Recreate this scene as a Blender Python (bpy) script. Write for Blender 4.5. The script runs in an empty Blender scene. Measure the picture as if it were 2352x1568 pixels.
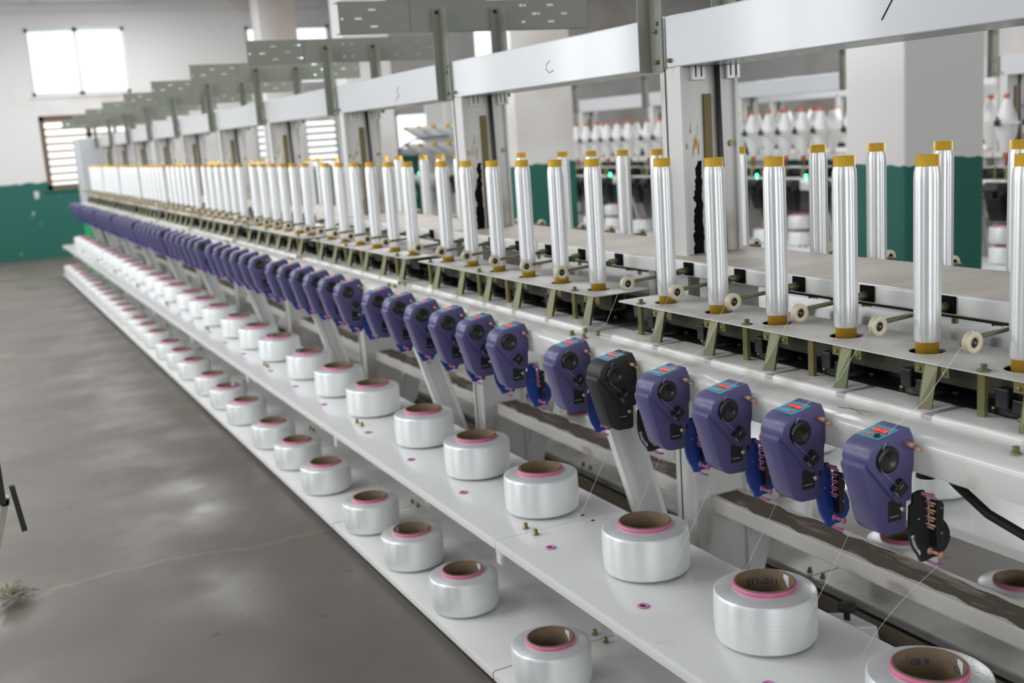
import bpy, bmesh, math, random
from mathutils import Vector, Matrix
random.seed(7)
scene = bpy.context.scene
COL = scene.collection

# ------------------------------------------------------------ camera, world, lights, exposure
YAW, PITCH, ROLL, FPX = 0.4511, 0.1876, -0.0686, 2561.8
fwd = Vector((math.sin(YAW)*math.cos(PITCH), math.cos(YAW)*math.cos(PITCH), -math.sin(PITCH)))
rgt = Vector((math.cos(YAW), -math.sin(YAW), 0)); upv = rgt.cross(fwd)
r2 = rgt*math.cos(ROLL)+upv*math.sin(ROLL); u2 = -rgt*math.sin(ROLL)+upv*math.cos(ROLL)
cam = bpy.data.cameras.new('camera'); cam_o = bpy.data.objects.new('camera', cam); COL.objects.link(cam_o)
M = Matrix((r2, u2, -fwd)).transposed().to_4x4(); M.translation = Vector((0, 0, 1.45)); cam_o.matrix_world = M
cam.sensor_width = 36.0; cam.lens = FPX/2352*36.0; cam.clip_start = 0.05; cam.clip_end = 200
cam.dof.use_dof = True; cam.dof.focus_distance = 2.15; cam.dof.aperture_fstop = 4.0
scene.camera = cam_o
scene.view_settings.view_transform = 'Standard'; scene.view_settings.look = 'None'
scene.view_settings.gamma = 1.0; scene.view_settings.use_curve_mapping = False
scene.view_settings.exposure = 0.70
cy = scene.cycles
cy.use_denoising = True
cy.max_bounces = 7; cy.diffuse_bounces = 4; cy.glossy_bounces = 3; cy.transparent_max_bounces = 8
cy.transmission_bounces = 2; cy.caustics_reflective = False; cy.caustics_refractive = False
cy.sample_clamp_indirect = 6.0

W = bpy.data.worlds.new('sky'); scene.world = W; W.use_nodes = True
W.node_tree.nodes['Background'].inputs[0].default_value = (0.93, 0.97, 1.0, 1)
W.node_tree.nodes['Background'].inputs[1].default_value = 1.2

def area(name, loc, size, rot, power, color=(1, 1, 1)):
    l = bpy.data.lights.new(name, 'AREA'); l.shape = 'RECTANGLE'; l.size, l.size_y = size
    l.energy = power; l.color = color
    o = bpy.data.objects.new(name, l); o.location = loc; o.rotation_euler = rot; COL.objects.link(o)
    return o
H = math.pi/2
LW = -3.5                     # left wall plane
LEFT_WINDOWS = [(-.6, 1.2), (3.2, 5.0), (7.0, 8.8), (10.6, 12.4), (14.2, 16.0)]
for (y0, y1), pw in zip(LEFT_WINDOWS, (14, 44, 58, 56, 26)):       # daylight coming in through the left wall's windows
    area('daylight_left', (LW-0.16, (y0+y1)/2, 2.35), (1.5, y1-y0-0.1), (0, -H, 0), pw, (0.96, 0.98, 1.0))
FAR_WINDOWS = [(1.197, 2.545, 2.350, 3.284), (4.30, 5.635, 2.354, 3.25), (8.09, 9.42, 2.354, 3.21),
               (1.228, 2.545, 1.036, 2.078), (4.30, 5.635, 1.05, 2.07), (6.60, 7.80, 1.212, 1.84)]
FW = 17.42; FZ = .07
for (a, b, c, d) in FAR_WINDOWS:
    area('daylight_far', ((a+b)/2, FW+0.30, (c+d)/2), (b-a+.1, d-c+.1), (-H, 0, 0), 3.2, (1.0, 0.98, 0.95))
BACK_FILL_WINDOWS = [(-2.2, 0.2, 1.2, 3.0), (1.6, 4.0, 1.2, 3.0), (6.0, 8.4, 1.2, 3.0)]
for (a, b, c, d) in BACK_FILL_WINDOWS:      # unseen windows added behind the photographer as fill light
    area('fill_light_back', ((a+b)/2, -4.16, (c+d)/2), (b-a-.1, d-c-.1), (H, 0, 0), 48, (0.95, 0.98, 1.0))
# added fill lamps below the closed ceiling, all along the aisles
for (x, y, pw) in [(-1.2, 4.2, 40), (-1.2, 8.5, 50), (-0.8, 13.8, 60), (3.4, 5.6, 44), (3.4, 9.5, 46), (2.4, 14.8, 72), (8.3, 4.0, 66), (8.3, 10.0, 80), (11.3, 7.5, 120)]:
    area('ceiling_fill', (x, y, 3.595), (0.9, 2.4), (0, 0, 0), pw, (0.96, 0.98, 1.0))

# ------------------------------------------------------------ materials
def mat(name, color, rough=0.5, metal=0.0, noise=None, bump=None, emit=None, coat=0.0, aniso=0.0, spec=None):
    m = bpy.data.materials.new(name); m.use_nodes = True; nt = m.node_tree; n = nt.nodes; l = nt.links
    p = n['Principled BSDF']
    p.inputs['Base Color'].default_value = (*color, 1); p.inputs['Roughness'].default_value = rough
    p.inputs['Metallic'].default_value = metal
    if coat: p.inputs['Coat Weight'].default_value = coat; p.inputs['Coat Roughness'].default_value = .08
    if aniso: p.inputs['Anisotropic'].default_value = aniso
    if spec is not None: p.inputs['Specular IOR Level'].default_value = spec
    if emit: p.inputs['Emission Color'].default_value = (*emit[0], 1); p.inputs['Emission Strength'].default_value = emit[1]
    if noise:                       # noise = (colour2, scale, low, high, stretch)
        c2, sc, lo, hi = noise[:4]; st = noise[4] if len(noise) > 4 else (1, 1, 1)
        tc = n.new('ShaderNodeTexCoord'); mp = n.new('ShaderNodeMapping'); mp.inputs['Scale'].default_value = st
        nz = n.new('ShaderNodeTexNoise'); nz.inputs['Scale'].default_value = sc; nz.inputs['Detail'].default_value = 5
        cr = n.new('ShaderNodeValToRGB'); cr.color_ramp.elements[0].position = lo; cr.color_ramp.elements[1].position = hi
        cr.color_ramp.elements[0].color = (*c2, 1); cr.color_ramp.elements[1].color = (*color, 1)
        l.new(tc.outputs['Object'], mp.inputs[0]); l.new(mp.outputs[0], nz.inputs[0]); l.new(nz.outputs[0], cr.inputs[0])
        l.new(cr.outputs[0], p.inputs['Base Color'])
    if bump:                        # bump = (scale, strength, stretch)
        sc, st, sv = bump
        tc = n.new('ShaderNodeTexCoord'); mp = n.new('ShaderNodeMapping'); mp.inputs['Scale'].default_value = sv
        nz = n.new('ShaderNodeTexNoise'); nz.inputs['Scale'].default_value = sc; nz.inputs['Detail'].default_value = 3
        b = n.new('ShaderNodeBump'); b.inputs['Strength'].default_value = st; b.inputs['Distance'].default_value = .002
        l.new(tc.outputs['Object'], mp.inputs[0]); l.new(mp.outputs[0], nz.inputs[0]); l.new(nz.outputs[0], b.inputs['Height'])
        l.new(b.outputs[0], p.inputs['Normal'])
    return m
M_white = mat('white_enamel', (.74, .74, .72), .28, noise=((.62, .60, .56), 9, .24, .36), coat=.3)
M_beam = mat('glossy_white_enamel', (.62, .63, .645), .26, coat=.25)
M_post = mat('stained_white_enamel', (.68, .67, .65), .38, noise=((.46, .40, .32), 9, .30, .44, (1, 1, .4)))
M_dust = mat('dusty_tan_lid', (.60, .54, .47), .6, noise=((.50, .45, .39), 5, .35, .6, (.4, 2, 1)))
M_plate = mat('dusty_white_plate', (.72, .70, .66), .4, noise=((.50, .46, .41), 8, .3, .55))
M_bed = mat('bed_white', (.70, .69, .66), .3, noise=((.55, .52, .47), 11, .32, .46), coat=.3)
M_rusty = mat('rusty_rail', (.62, .60, .57), .6, noise=((.25, .20, .15), 7, .33, .42, (1, .35, 1)))
M_grime = mat('brown_grime', (.11, .085, .06), .9, noise=((.30, .26, .22), 14, .33, .44, (2, .5, 1)))
M_olive = mat('olive_zinc_plating', (.135, .155, .085), .42, .45, noise=((.17, .145, .075), 14, .35, .6))
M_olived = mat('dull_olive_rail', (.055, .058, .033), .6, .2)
M_brass = mat('yellow_zinc_plating', (.30, .235, .10), .38, .6, noise=((.21, .22, .10), 20, .35, .65))
M_grey = mat('grey_green_enamel', (.245, .258, .212), .42)
M_gold = mat('gold_anodised_aluminium', (.85, .50, .055), .42, .4)
M_yarn = mat('silver_white_yarn', (.86, .865, .87), .32, .55, aniso=.8)
def around(m, rot):            # winding runs round the bobbin
    n = m.node_tree.nodes; t = n.new('ShaderNodeTangent'); t.direction_type = 'RADIAL'; t.axis = 'Z'
    m.node_tree.links.new(t.outputs[0], n['Principled BSDF'].inputs['Tangent']); n['Principled BSDF'].inputs['Anisotropic Rotation'].default_value = rot
around(M_yarn, 0.25)
M_cake = mat('white_filament_yarn', (.86, .875, .87), .36, .34, bump=(34, .42, (.9, .9, 34)), aniso=.75)
M_caketop = mat('white_filament_yarn_end', (.80, .81, .815), .34, .5, bump=(150, .35, (1, 1, 1)), aniso=.7)
around(M_cake, 0.25); around(M_caketop, 0.25)
M_tube = mat('brown_cardboard', (.21, .145, .085), .8, noise=((.17, .115, .07), 30, .4, .6))
M_pink = mat('pink_band', (.72, .18, .34), .4)
M_paper = mat('white_paper', (.75, .77, .80), .6)
M_purple = mat('purple_enamel', (.090, .080, .205), .36, bump=(400, .05, (1, 1, 1)))
M_black = mat('black_plastic', (.012, .012, .013), .32)
M_blackm = mat('matt_black_plastic', (.016, .016, .017), .55)
M_blue = mat('blue_plastic', (.015, .055, .34), .32)
M_cyan = mat('cyan_panel', (.075, .33, .47), .4)
M_red = mat('red_display', (.12, .01, .01), .3)
M_led = mat('red_led_digits', (.9, .02, .02), .4, emit=((1, .03, .02), 2.2))
M_green_led = mat('green_led', (.05, .9, .3), .4, emit=((.05, 1, .35), 9))
M_orange = mat('orange_button', (.75, .26, .06), .4)
M_pale = mat('pale_button', (.45, .58, .62), .4)
M_ceramic = mat('pink_ceramic', (.60, .20, .40), .3)
M_peach = mat('peach_ceramic', (.66, .34, .25), .32)
M_steel = mat('steel', (.62, .62, .60), .3, .9)
M_cream = mat('cream_nylon', (.66, .58, .42), .4, coat=.2)
M_ink = mat('blue_ink', (.03, .05, .16), .5)
M_darkink = mat('dark_ink', (.03, .03, .05), .5)
M_rubber = mat('black_rubber', (.01, .01, .011), .6)
M_rust = mat('orange_rust', (.50, .29, .10), .8, noise=((.66, .60, .52), 45, .46, .54, (1, 1, .4)))
M_grease = mat('black_grease', (.006, .006, .006), .9, spec=.1)
M_thread = mat('white_thread', (.85, .86, .86), .5)
M_waste = mat('tangled_yarn_waste', (.42, .37, .28), .9)
M_coneend = mat('orange_brown_tube_end', (.55, .16, .08), .6)
M_cone = mat('white_cone_yarn', (.80, .80, .79), .5, .05)
M_bluepipe = mat('light_blue_pipe', (.16, .38, .62), .4)
M_greenbox = mat('bright_green_panel', (.03, .42, .16), .4)
M_wood = mat('brown_window_wood', (.16, .10, .06), .7)
M_alu = mat('pale_aluminium_frame', (.62, .66, .66), .4, .2)
M_ceil = mat('ceiling_board', (.78, .79, .84), .8)
M_beige = mat('beige_frame_paint', (.42, .38, .32), .5)
M_shade = mat('slatted_shutter', (.42, .33, .24), .7)

def wall_material():
    m = bpy.data.materials.new('plaster_over_green_paint'); m.use_nodes = True; nt = m.node_tree; n = nt.nodes; l = nt.links
    p = n['Principled BSDF']; p.inputs['Roughness'].default_value = .62
    geo = n.new('ShaderNodeNewGeometry'); sep = n.new('ShaderNodeSeparateXYZ'); l.new(geo.outputs['Position'], sep.inputs[0])
    nz = n.new('ShaderNodeTexNoise'); nz.inputs['Scale'].default_value = 5.0; nz.inputs['Detail'].default_value = 6
    l.new(geo.outputs['Position'], nz.inputs[0])
    add = n.new('ShaderNodeMath'); add.operation = 'MULTIPLY_ADD'; add.inputs[1].default_value = .16
    l.new(nz.outputs[0], add.inputs[0]); l.new(sep.outputs[2], add.inputs[2])
    gt = n.new('ShaderNodeMath'); gt.operation = 'LESS_THAN'; gt.inputs[1].default_value = 1.235; l.new(add.outputs[0], gt.inputs[0])
    n2 = n.new('ShaderNodeTexNoise'); n2.inputs['Scale'].default_value = .8; n2.inputs['Detail'].default_value = 6
    l.new(geo.outputs['Position'], n2.inputs[0])
    pl = n.new('ShaderNodeValToRGB'); e = pl.color_ramp.elements
    e[0].position = .30; e[0].color = (.56, .50, .44, 1); e[1].position = .48; e[1].color = (.71, .69, .675, 1)
    l.new(n2.outputs[0], pl.inputs[0])
    n3 = n.new('ShaderNodeTexNoise'); n3.inputs['Scale'].default_value = 4.5; n3.inputs['Detail'].default_value = 3
    l.new(geo.outputs['Position'], n3.inputs[0])
    gr = n.new('ShaderNodeValToRGB'); e = gr.color_ramp.elements; gr.color_ramp.interpolation = 'LINEAR'
    e[0].position = .70; e[0].color = (.010, .115, .088, 1); e[1].position = .72; e[1].color = (.55, .58, .56, 1)
    l.new(n3.outputs[0], gr.inputs[0])
    mx = n.new('ShaderNodeMix'); mx.data_type = 'RGBA'
    l.new(gt.outputs[0], mx.inputs['Factor']); l.new(pl.outputs[0], mx.inputs['A']); l.new(gr.outputs[0], mx.inputs['B'])
    l.new(mx.outputs['Result'], p.inputs['Base Color'])
    return m
M_wall = wall_material()

def floor_material():
    m = bpy.data.materials.new('worn_concrete'); m.use_nodes = True; nt = m.node_tree; n = nt.nodes; l = nt.links
    p = n['Principled BSDF']; tc = n.new('ShaderNodeNewGeometry')
    a = n.new('ShaderNodeTexNoise'); a.inputs['Scale'].default_value = 1.3; a.inputs['Detail'].default_value = 8
    l.new(tc.outputs['Position'], a.inputs[0])
    r = n.new('ShaderNodeValToRGB'); e = r.color_ramp.elements
    e[0].position = .3; e[0].color = (.110, .092, .073, 1); e[1].position = .7; e[1].color = (.150, .132, .113, 1)
    l.new(a.outputs[0], r.inputs[0])
    # pale filled cracks
    v = n.new('ShaderNodeTexVoronoi'); v.feature = 'DISTANCE_TO_EDGE'; v.inputs['Scale'].default_value = .42
    w = n.new('ShaderNodeTexNoise'); w.inputs['Scale'].default_value = 1.6; w.inputs['Detail'].default_value = 6
    l.new(tc.outputs['Position'], w.inputs[0])
    ad = n.new('ShaderNodeVectorMath'); ad.operation = 'MULTIPLY_ADD'; ad.inputs[1].default_value = (.8, .8, 0)
    l.new(w.outputs['Color'], ad.inputs[0]); l.new(tc.outputs['Position'], ad.inputs[2]); l.new(ad.outputs[0], v.inputs['Vector'])
    lt = n.new('ShaderNodeMath'); lt.operation = 'LESS_THAN'; lt.inputs[1].default_value = .0045; l.new(v.outputs['Distance'], lt.inputs[0])
    ml = n.new('ShaderNodeMath'); ml.operation = 'MULTIPLY'; ml.inputs[1].default_value = .30; l.new(lt.outputs[0], ml.inputs[0])
    mx = n.new('ShaderNodeMix'); mx.data_type = 'RGBA'; mx.inputs['B'].default_value = (.30, .27, .21, 1)
    l.new(ml.outputs[0], mx.inputs['Factor']); l.new(r.outputs[0], mx.inputs['A'])
    # dark specks
    s = n.new('ShaderNodeTexVoronoi'); s.inputs['Scale'].default_value = 5.5; l.new(tc.outputs['Position'], s.inputs['Vector'])
    s2 = n.new('ShaderNodeMath'); s2.operation = 'LESS_THAN'; s2.inputs[1].default_value = .075; l.new(s.outputs['Distance'], s2.inputs[0])
    m2 = n.new('ShaderNodeMix'); m2.data_type = 'RGBA'; m2.inputs['B'].default_value = (.07, .055, .045, 1)
    s3 = n.new('ShaderNodeMath'); s3.operation = 'MULTIPLY'; s3.inputs[1].default_value = .6; l.new(s2.outputs[0], s3.inputs[0])
    l.new(s3.outputs[0], m2.inputs['Factor']); l.new(mx.outputs['Result'], m2.inputs['A']); l.new(m2.outputs['Result'], p.inputs['Base Color'])
    rr = n.new('ShaderNodeMapRange'); rr.inputs['From Min'].default_value = .35; rr.inputs['From Max'].default_value = .6; rr.inputs['To Min'].default_value = .30; rr.inputs['To Max'].default_value = .58
    b = n.new('ShaderNodeTexNoise'); b.inputs['Scale'].default_value = 2.3; b.inputs['Detail'].default_value = 6
    l.new(tc.outputs['Position'], b.inputs[0]); l.new(b.outputs[0], rr.inputs['Value']); l.new(rr.outputs[0], p.inputs['Roughness'])
    return m
M_floor = floor_material()

def glass_material():
    m = bpy.data.materials.new('window_glass'); m.use_nodes = True; nt = m.node_tree; n = nt.nodes; l = nt.links
    n.remove(n['Principled BSDF']); t = n.new('ShaderNodeBsdfTransparent'); g = n.new('ShaderNodeBsdfGlossy')
    g.inputs['Roughness'].default_value = .02; mx = n.new('ShaderNodeMixShader'); mx.inputs[0].default_value = .06
    l.new(t.outputs[0], mx.inputs[1]); l.new(g.outputs[0], mx.inputs[2]); l.new(mx.outputs[0], n['Material Output'].inputs[0])
    return m
M_glass = glass_material()
M_under = mat('grey_underlay', (.42, .41, .39), .5); M_seatshade = mat('black_shade_sheet', (.02, .02, .018), .35)
M_insheet = mat('grey_inner_sheet', (.26, .26, .265), .5)

# ------------------------------------------------------------ mesh helpers
class MB:
    """collects shapes, builds ONE mesh object"""
    def __init__(s): s.bm = bmesh.new()
    def box(s, x0, x1, y0, y1, z0, z1, bev=0.0, seg=2):
        t = bmesh.new(); bmesh.ops.create_cube(t, size=1.0)
        for v in t.verts:
            v.co = Vector((x0+(v.co.x+.5)*(x1-x0), y0+(v.co.y+.5)*(y1-y0), z0+(v.co.z+.5)*(z1-z0)))
        if bev: bmesh.ops.bevel(t, geom=t.edges[:], offset=bev, segments=seg, affect='EDGES', profile=.5)
        return s._merge(t)
    def _merge(s, t, mtx=None):
        mp = {}
        for v in t.verts: mp[v] = s.bm.verts.new(mtx @ v.co if mtx else v.co)
        for f in t.faces:
            nf = s.bm.faces.new([mp[v] for v in f.verts]); nf.smooth = f.smooth
        t.free(); return s
    def lathe(s, prof, n=24, mtx=None, close=True):
        t = bmesh.new(); rings = []
        for (r, z) in prof:
            rings.append([t.verts.new((r*math.cos(2*math.pi*i/n), r*math.sin(2*math.pi*i/n), z)) for i in range(n)] if r > 1e-6
                         else [t.verts.new((0, 0, z))])
        for a, b in zip(rings, rings[1:]):
            for i in range(n):
                j = (i+1) % n
                if len(a) == 1 and len(b) == 1: continue
                if len(a) == 1: f = t.faces.new((a[0], b[i], b[j]))
                elif len(b) == 1: f = t.faces.new((a[i], a[j], b[0]))
                else: f = t.faces.new((a[i], a[j], b[j], b[i]))
                f.smooth = True
        bmesh.ops.recalc_face_normals(t, faces=t.faces[:])
        return s._merge(t, mtx)
    def rod(s, a, b, r, n=10, r1=None):
        a = Vector(a); b = Vector(b); d = b-a; L = d.length
        q = d.to_track_quat('Z', 'Y').to_matrix().to_4x4(); q.translation = a
        r1 = r if r1 is None else r1
        return s.lathe([(0, 0), (r, 0), (r1, L), (0, L)], n, q)
    def prism(s, poly, y0, y1, bev=0.0, axis='y'):
        """polygon in (x,z) extruded along y (or (x,y) along z with axis='z', (y,z) along x)"""
        t = bmesh.new()
        def P(p, h): return {'y': (p[0], h, p[1]), 'z': (p[0], p[1], h), 'x': (h, p[0], p[1])}[axis]
        a = [t.verts.new(P(p, y0)) for p in poly]; b = [t.verts.new(P(p, y1)) for p in poly]
        t.faces.new(a); t.faces.new(list(reversed(b)))
        for i in range(len(poly)):
            j = (i+1) % len(poly); t.faces.new((a[j], a[i], b[i], b[j]))
        bmesh.ops.recalc_face_normals(t, faces=t.faces[:])
        if bev:
            ax = {'x': 0, 'y': 1, 'z': 2}[axis]
            eg = [e for e in t.edges if abs(e.verts[0].co[ax]-e.verts[1].co[ax]) < 1e-7]
            bmesh.ops.bevel(t, geom=eg, offset=bev, segments=2, affect='EDGES', profile=.5)
        return s._merge(t)
    def tube(s, pts, r, n=8):
        t = bmesh.new(); pts = [Vector(p) for p in pts]; rings = []
        for i, p in enumerate(pts):
            d = (pts[min(i+1, len(pts)-1)]-pts[max(i-1, 0)]).normalized()
            q = d.to_track_quat('Z', 'Y').to_matrix()
            rings.append([t.verts.new(p+q @ Vector((r*math.cos(2*math.pi*k/n), r*math.sin(2*math.pi*k/n), 0))) for k in range(n)])
        for a, b in zip(rings, rings[1:]):
            for k in range(n):
                f = t.faces.new((a[k], a[(k+1) % n], b[(k+1) % n], b[k])); f.smooth = True
        t.faces.new(rings[0]); t.faces.new(rings[-1])
        bmesh.ops.recalc_face_normals(t, faces=t.faces[:])
        return s._merge(t)
    def build(s, name, m, parent=None, loc=None):
        me = bpy.data.meshes.new(name); s.bm.to_mesh(me); s.bm.free(); me.materials.append(m)
        o = bpy.data.objects.new(name, me); COL.objects.link(o)
        if parent: o.parent = parent
        if loc: o.location = loc
        return o
def thing(name, label, cat, loc=(0, 0, 0), group=None, rz=0.0):
    o = bpy.data.objects.new(name, None); COL.objects.link(o); o.location = loc; o.rotation_euler = (0, 0, rz)
    o.empty_display_size = .02
    return tag(o, label, cat, group)
def tag(o, label, cat, group=None):
    o['label'] = label; o['category'] = cat
    if group: o['group'] = group
    return o
def struct(o): o['kind'] = 'structure'; return o
def dup(src, loc, label, group=None, rz=None, keep=None):
    """copy a thing and each of its parts and sub-parts"""
    r = src.copy(); COL.objects.link(r); r.location = loc; r['label'] = label
    if group: r['group'] = group
    if rz is not None: r.rotation_euler = (0, 0, rz)
    for ch in list(src.children):
        if keep and ch.name.split('.')[0] not in keep: continue
        c = ch.copy(); COL.objects.link(c); c.parent = r
        for g in list(ch.children):
            d = g.copy(); COL.objects.link(d); d.parent = c
    return r
def smooth_by_angle(o, deg=40):
    for p in o.data.polygons: p.use_smooth = True
    o.data.set_sharp_from_angle(angle=math.radians(deg))
    return o

SEG = {'0': 'abcdef', '1': 'bc', '2': 'abged', '3': 'abgcd', '4': 'fgbc', '5': 'afgcd', '6': 'afgedc', '7': 'abc', '8': 'abcdefg', '9': 'abcdfg', 'L': 'fed'}
def seven_seg(mb, text, put, w=.0042, h=.0078, gap=.0017, th=.0011):
    """put(u, v) maps writing coordinates (right, up) to a 3D point; slight slant"""
    boxes = {'a': (0, h-th, w, h), 'g': (0, h/2-th/2, w, h/2+th/2), 'd': (0, 0, w, th), 'f': (0, h/2, th, h), 'b': (w-th, h/2, w, h), 'e': (0, 0, th, h/2), 'c': (w-th, 0, w, h/2)}
    for i, c in enumerate(text):
        for sg in SEG[c]:
            a, b, cc, d = boxes[sg]; o = i*(w+gap)
            vs = [mb.bm.verts.new(put(o+x+y*.12, y)) for x, y in ((a, b), (cc, b), (cc, d), (a, d))]
            mb.bm.faces.new(vs)
ORD = ['first', 'second', 'third', 'fourth', 'fifth', 'sixth', 'seventh', 'eighth', 'ninth', 'tenth', 'eleventh']

def text_verts(body, size, font_shear=0.0):
    cu = bpy.data.curves.new('t', 'FONT'); cu.body = body; cu.size = size; cu.shear = font_shear; cu.resolution_u = 3
    o = bpy.data.objects.new('t', cu); COL.objects.link(o)
    dg = bpy.context.evaluated_depsgraph_get(); me = bpy.data.meshes.new_from_object(o.evaluated_get(dg))
    vs = [v.co.copy() for v in me.vertices]; fs = [tuple(p.vertices) for p in me.polygons]
    bpy.data.objects.remove(o); bpy.data.curves.remove(cu); bpy.data.meshes.remove(me)
    return vs, fs
def text_obj(name, body, size, m, fn, parent=None, shear=0.0):
    """fn maps a flat (x right, y up) to 3D"""
    vs, fs = text_verts(body, size, shear)
    me = bpy.data.meshes.new(name); me.from_pydata([fn(v.x, v.y) for v in vs], [], fs); me.materials.append(m)
    o = bpy.data.objects.new(name, me); COL.objects.link(o)
    if parent: o.parent = parent
    return o

# ------------------------------------------------------------ the hall
RX0, RX1, RY0, RZ = LW, 13.0, -4.0, 3.61
struct(MB().box(RX0-.2, RX1+.2, RY0-.2, FW+.3, -.1, FZ).build('floor', M_floor))
struct(MB().box(RX0-.2, RX1+.2, RY0-.2, FW+.3, RZ+.02, RZ+.12).build('ceiling', M_ceil))
cb = MB()
for i in range(15): cb.box(RX0, RX1, RY0+.4+i*1.5, RY0+.43+i*1.5, RZ-.004, RZ+.02)
for i in range(12): cb.box(RX0+.6+i*1.4, RX0+.63+i*1.4, RY0, FW, RZ-.002, RZ+.02)
struct(cb.build('trim_1', M_alu))
def wall_with_holes(name, holes, span, fixed, axis, th=.2):
    """holes = (a0, a1, z0, z1) along the wall"""
    mb = MB()
    xs = sorted({span[0], span[1], *[h[0] for h in holes], *[h[1] for h in holes]})
    zs = sorted({0, RZ+.02, *[h[2] for h in holes], *[h[3] for h in holes]})
    for a, b in zip(xs, xs[1:]):
        for c, d in zip(zs, zs[1:]):
            mx, mz = (a+b)/2, (c+d)/2
            if any(h[0] < mx < h[1] and h[2] < mz < h[3] for h in holes): continue
            if axis == 'x': mb.box(a, b, fixed, fixed+th, c, d)
            else: mb.box(fixed-th, fixed, a, b, c, d)
    return struct(mb.build(name, M_wall))
wall_with_holes('wall_far', FAR_WINDOWS, (RX0-.2, RX1+.2), FW, 'x')
wall_with_holes('wall_left', [(a, b, 1.6, 3.1) for a, b in LEFT_WINDOWS], (RY0, FW), LW, 'y')
struct(MB().box(RX1, RX1+.2, RY0, FW, 0, RZ+.02).build('wall_right', M_wall))
mbk = wall_with_holes('wall_back', BACK_FILL_WINDOWS, (RX0-.2, RX1+.2), RY0-.2, 'x')
def window(n, a0, a1, z0, z1, plane, axis, fm, slats=False):
    r = bpy.data.objects.new('window_%d' % n, None); COL.objects.link(r); struct(r)
    fr = MB(); t = .07 if fm is M_wood else .05
    def bx(mb, p, q, c, d, e0=.02, e1=.09):
        if axis == 'x': mb.box(p, q, plane+e0, plane+e1, c, d)
        else: mb.box(plane-e1, plane-e0, p, q, c, d)
    bx(fr, a0, a0+t, z0, z1); bx(fr, a1-t, a1, z0, z1); bx(fr, a0, a1, z0, z0+t); bx(fr, a0, a1, z1-t, z1)
    mid = (a0+a1)/2; bx(fr, mid-.035, mid+.035, z0, z1)
    fr.build('window_frame', fm, r)
    g = MB(); bx(g, a0+t, a1-t, z0+t, z1-t, .05, .056); g.build('window_pane', M_glass, r)
    sl = MB(); bx(sl, a0-.05, a1+.05, z0-.03, z0, -.02, .19); sl.build('window_sill', M_wall, r)
    if slats:
        sh = MB(); k = 0; z = z0+.1
        while z < z1-.06:
            bx(sh, a0+t, a1-t, z, z+.045, .02, .06); z += .105
        sh.build('window_shutter', M_shade, r)
for i, w_ in enumerate(FAR_WINDOWS): window(i+1, *w_, FW, 'x', M_wood if i in (3,) else M_alu, slats=(i in (3, 4)))
for i, w_ in enumerate(BACK_FILL_WINDOWS): window(12+i, *w_, RY0-.2, 'x', M_alu)  # frames of the windows added at the back for fill light
for i, (a, b) in enumerate(LEFT_WINDOWS): window(7+i, a, b, 1.6, 3.1, LW, 'y', M_alu)
# concrete pillars between the machines
for i, y in enumerate((4.07, 8.24, 12.4, 16.0)):
    o = MB().box(4.16, 4.70, y, y+.40, FZ, RZ+.02, .008).build('trim_%d' % (i+2), M_wall); struct(o)
struct(MB().box(RX0, RX1, FW-.05, FW, RZ-.10, RZ+.02).build('trim_6', M_wall))
tag(MB().box(6.05, 6.55, FW-.006, FW+.002, 1.345, 1.41).build('red_wall_strip', mat('faded_red_strip', (.50, .20, .19), .7)),
    'faded red strip fixed across the far plaster wall beside a tall window', 'strip')

# ------------------------------------------------------------ builders of the machine's things
L = 1.32; Y0 = 1.065; XC = 1.72
def sec_y(k): return Y0+L*k
BOB = [.139+.2*j for j in range(6)]                # spindle places inside a bay (y from the bay's near seam)

def make_bobbin():
    t = thing('yarn_bobbin', '', 'bobbin', (0, 0, -50))
    MB().lathe([(.014, .0), (.020, .0), (.020, .357), (.0165, .357), (.0165, .335), (0, .335)], 28).build('gold_tube', M_gold, t)
    MB().lathe([(.0201, .0345), (.0218, .038), (.0228, .050), (.0230, .075), (.0230, .312), (.0224, .329), (.0201, .338)], 40).build('wound_yarn', M_yarn, t)
    return t
def make_bobbin_lod(): return None

def make_spindle():
    t = thing('spindle_bearing', '', 'spindle', (0, 0, -50))
    MB().lathe([(0, 0), (.038, 0), (.038, .008), (.030, .012), (.028, .046), (.020, .050), (.018, .058), (0, .058)], 20).build('bearing_housing', M_blackm, t)
    b = MB().box(-.052, -.030, -.012, .012, .018, .050, .002); b.box(-.045, -.018, -.038, -.014, .012, .034, .002); b.build('brake_lever', M_black, t)
    b = MB().lathe([(0, .034), (.012, .050), (.012, .076), (0, .076)], 14); b.build('spindle_shaft', M_steel, t)
    b = MB()
    for sx, sy in ((-.04, -.03), (-.012, .045), (.02, -.045)):
        b.lathe([(0, 0), (.006, 0), (.006, .006), (0, .006)], 6, Matrix.Translation((sx, sy, 0)))
    b.build('mounting_bolt', M_brass, t)
    return t

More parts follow.
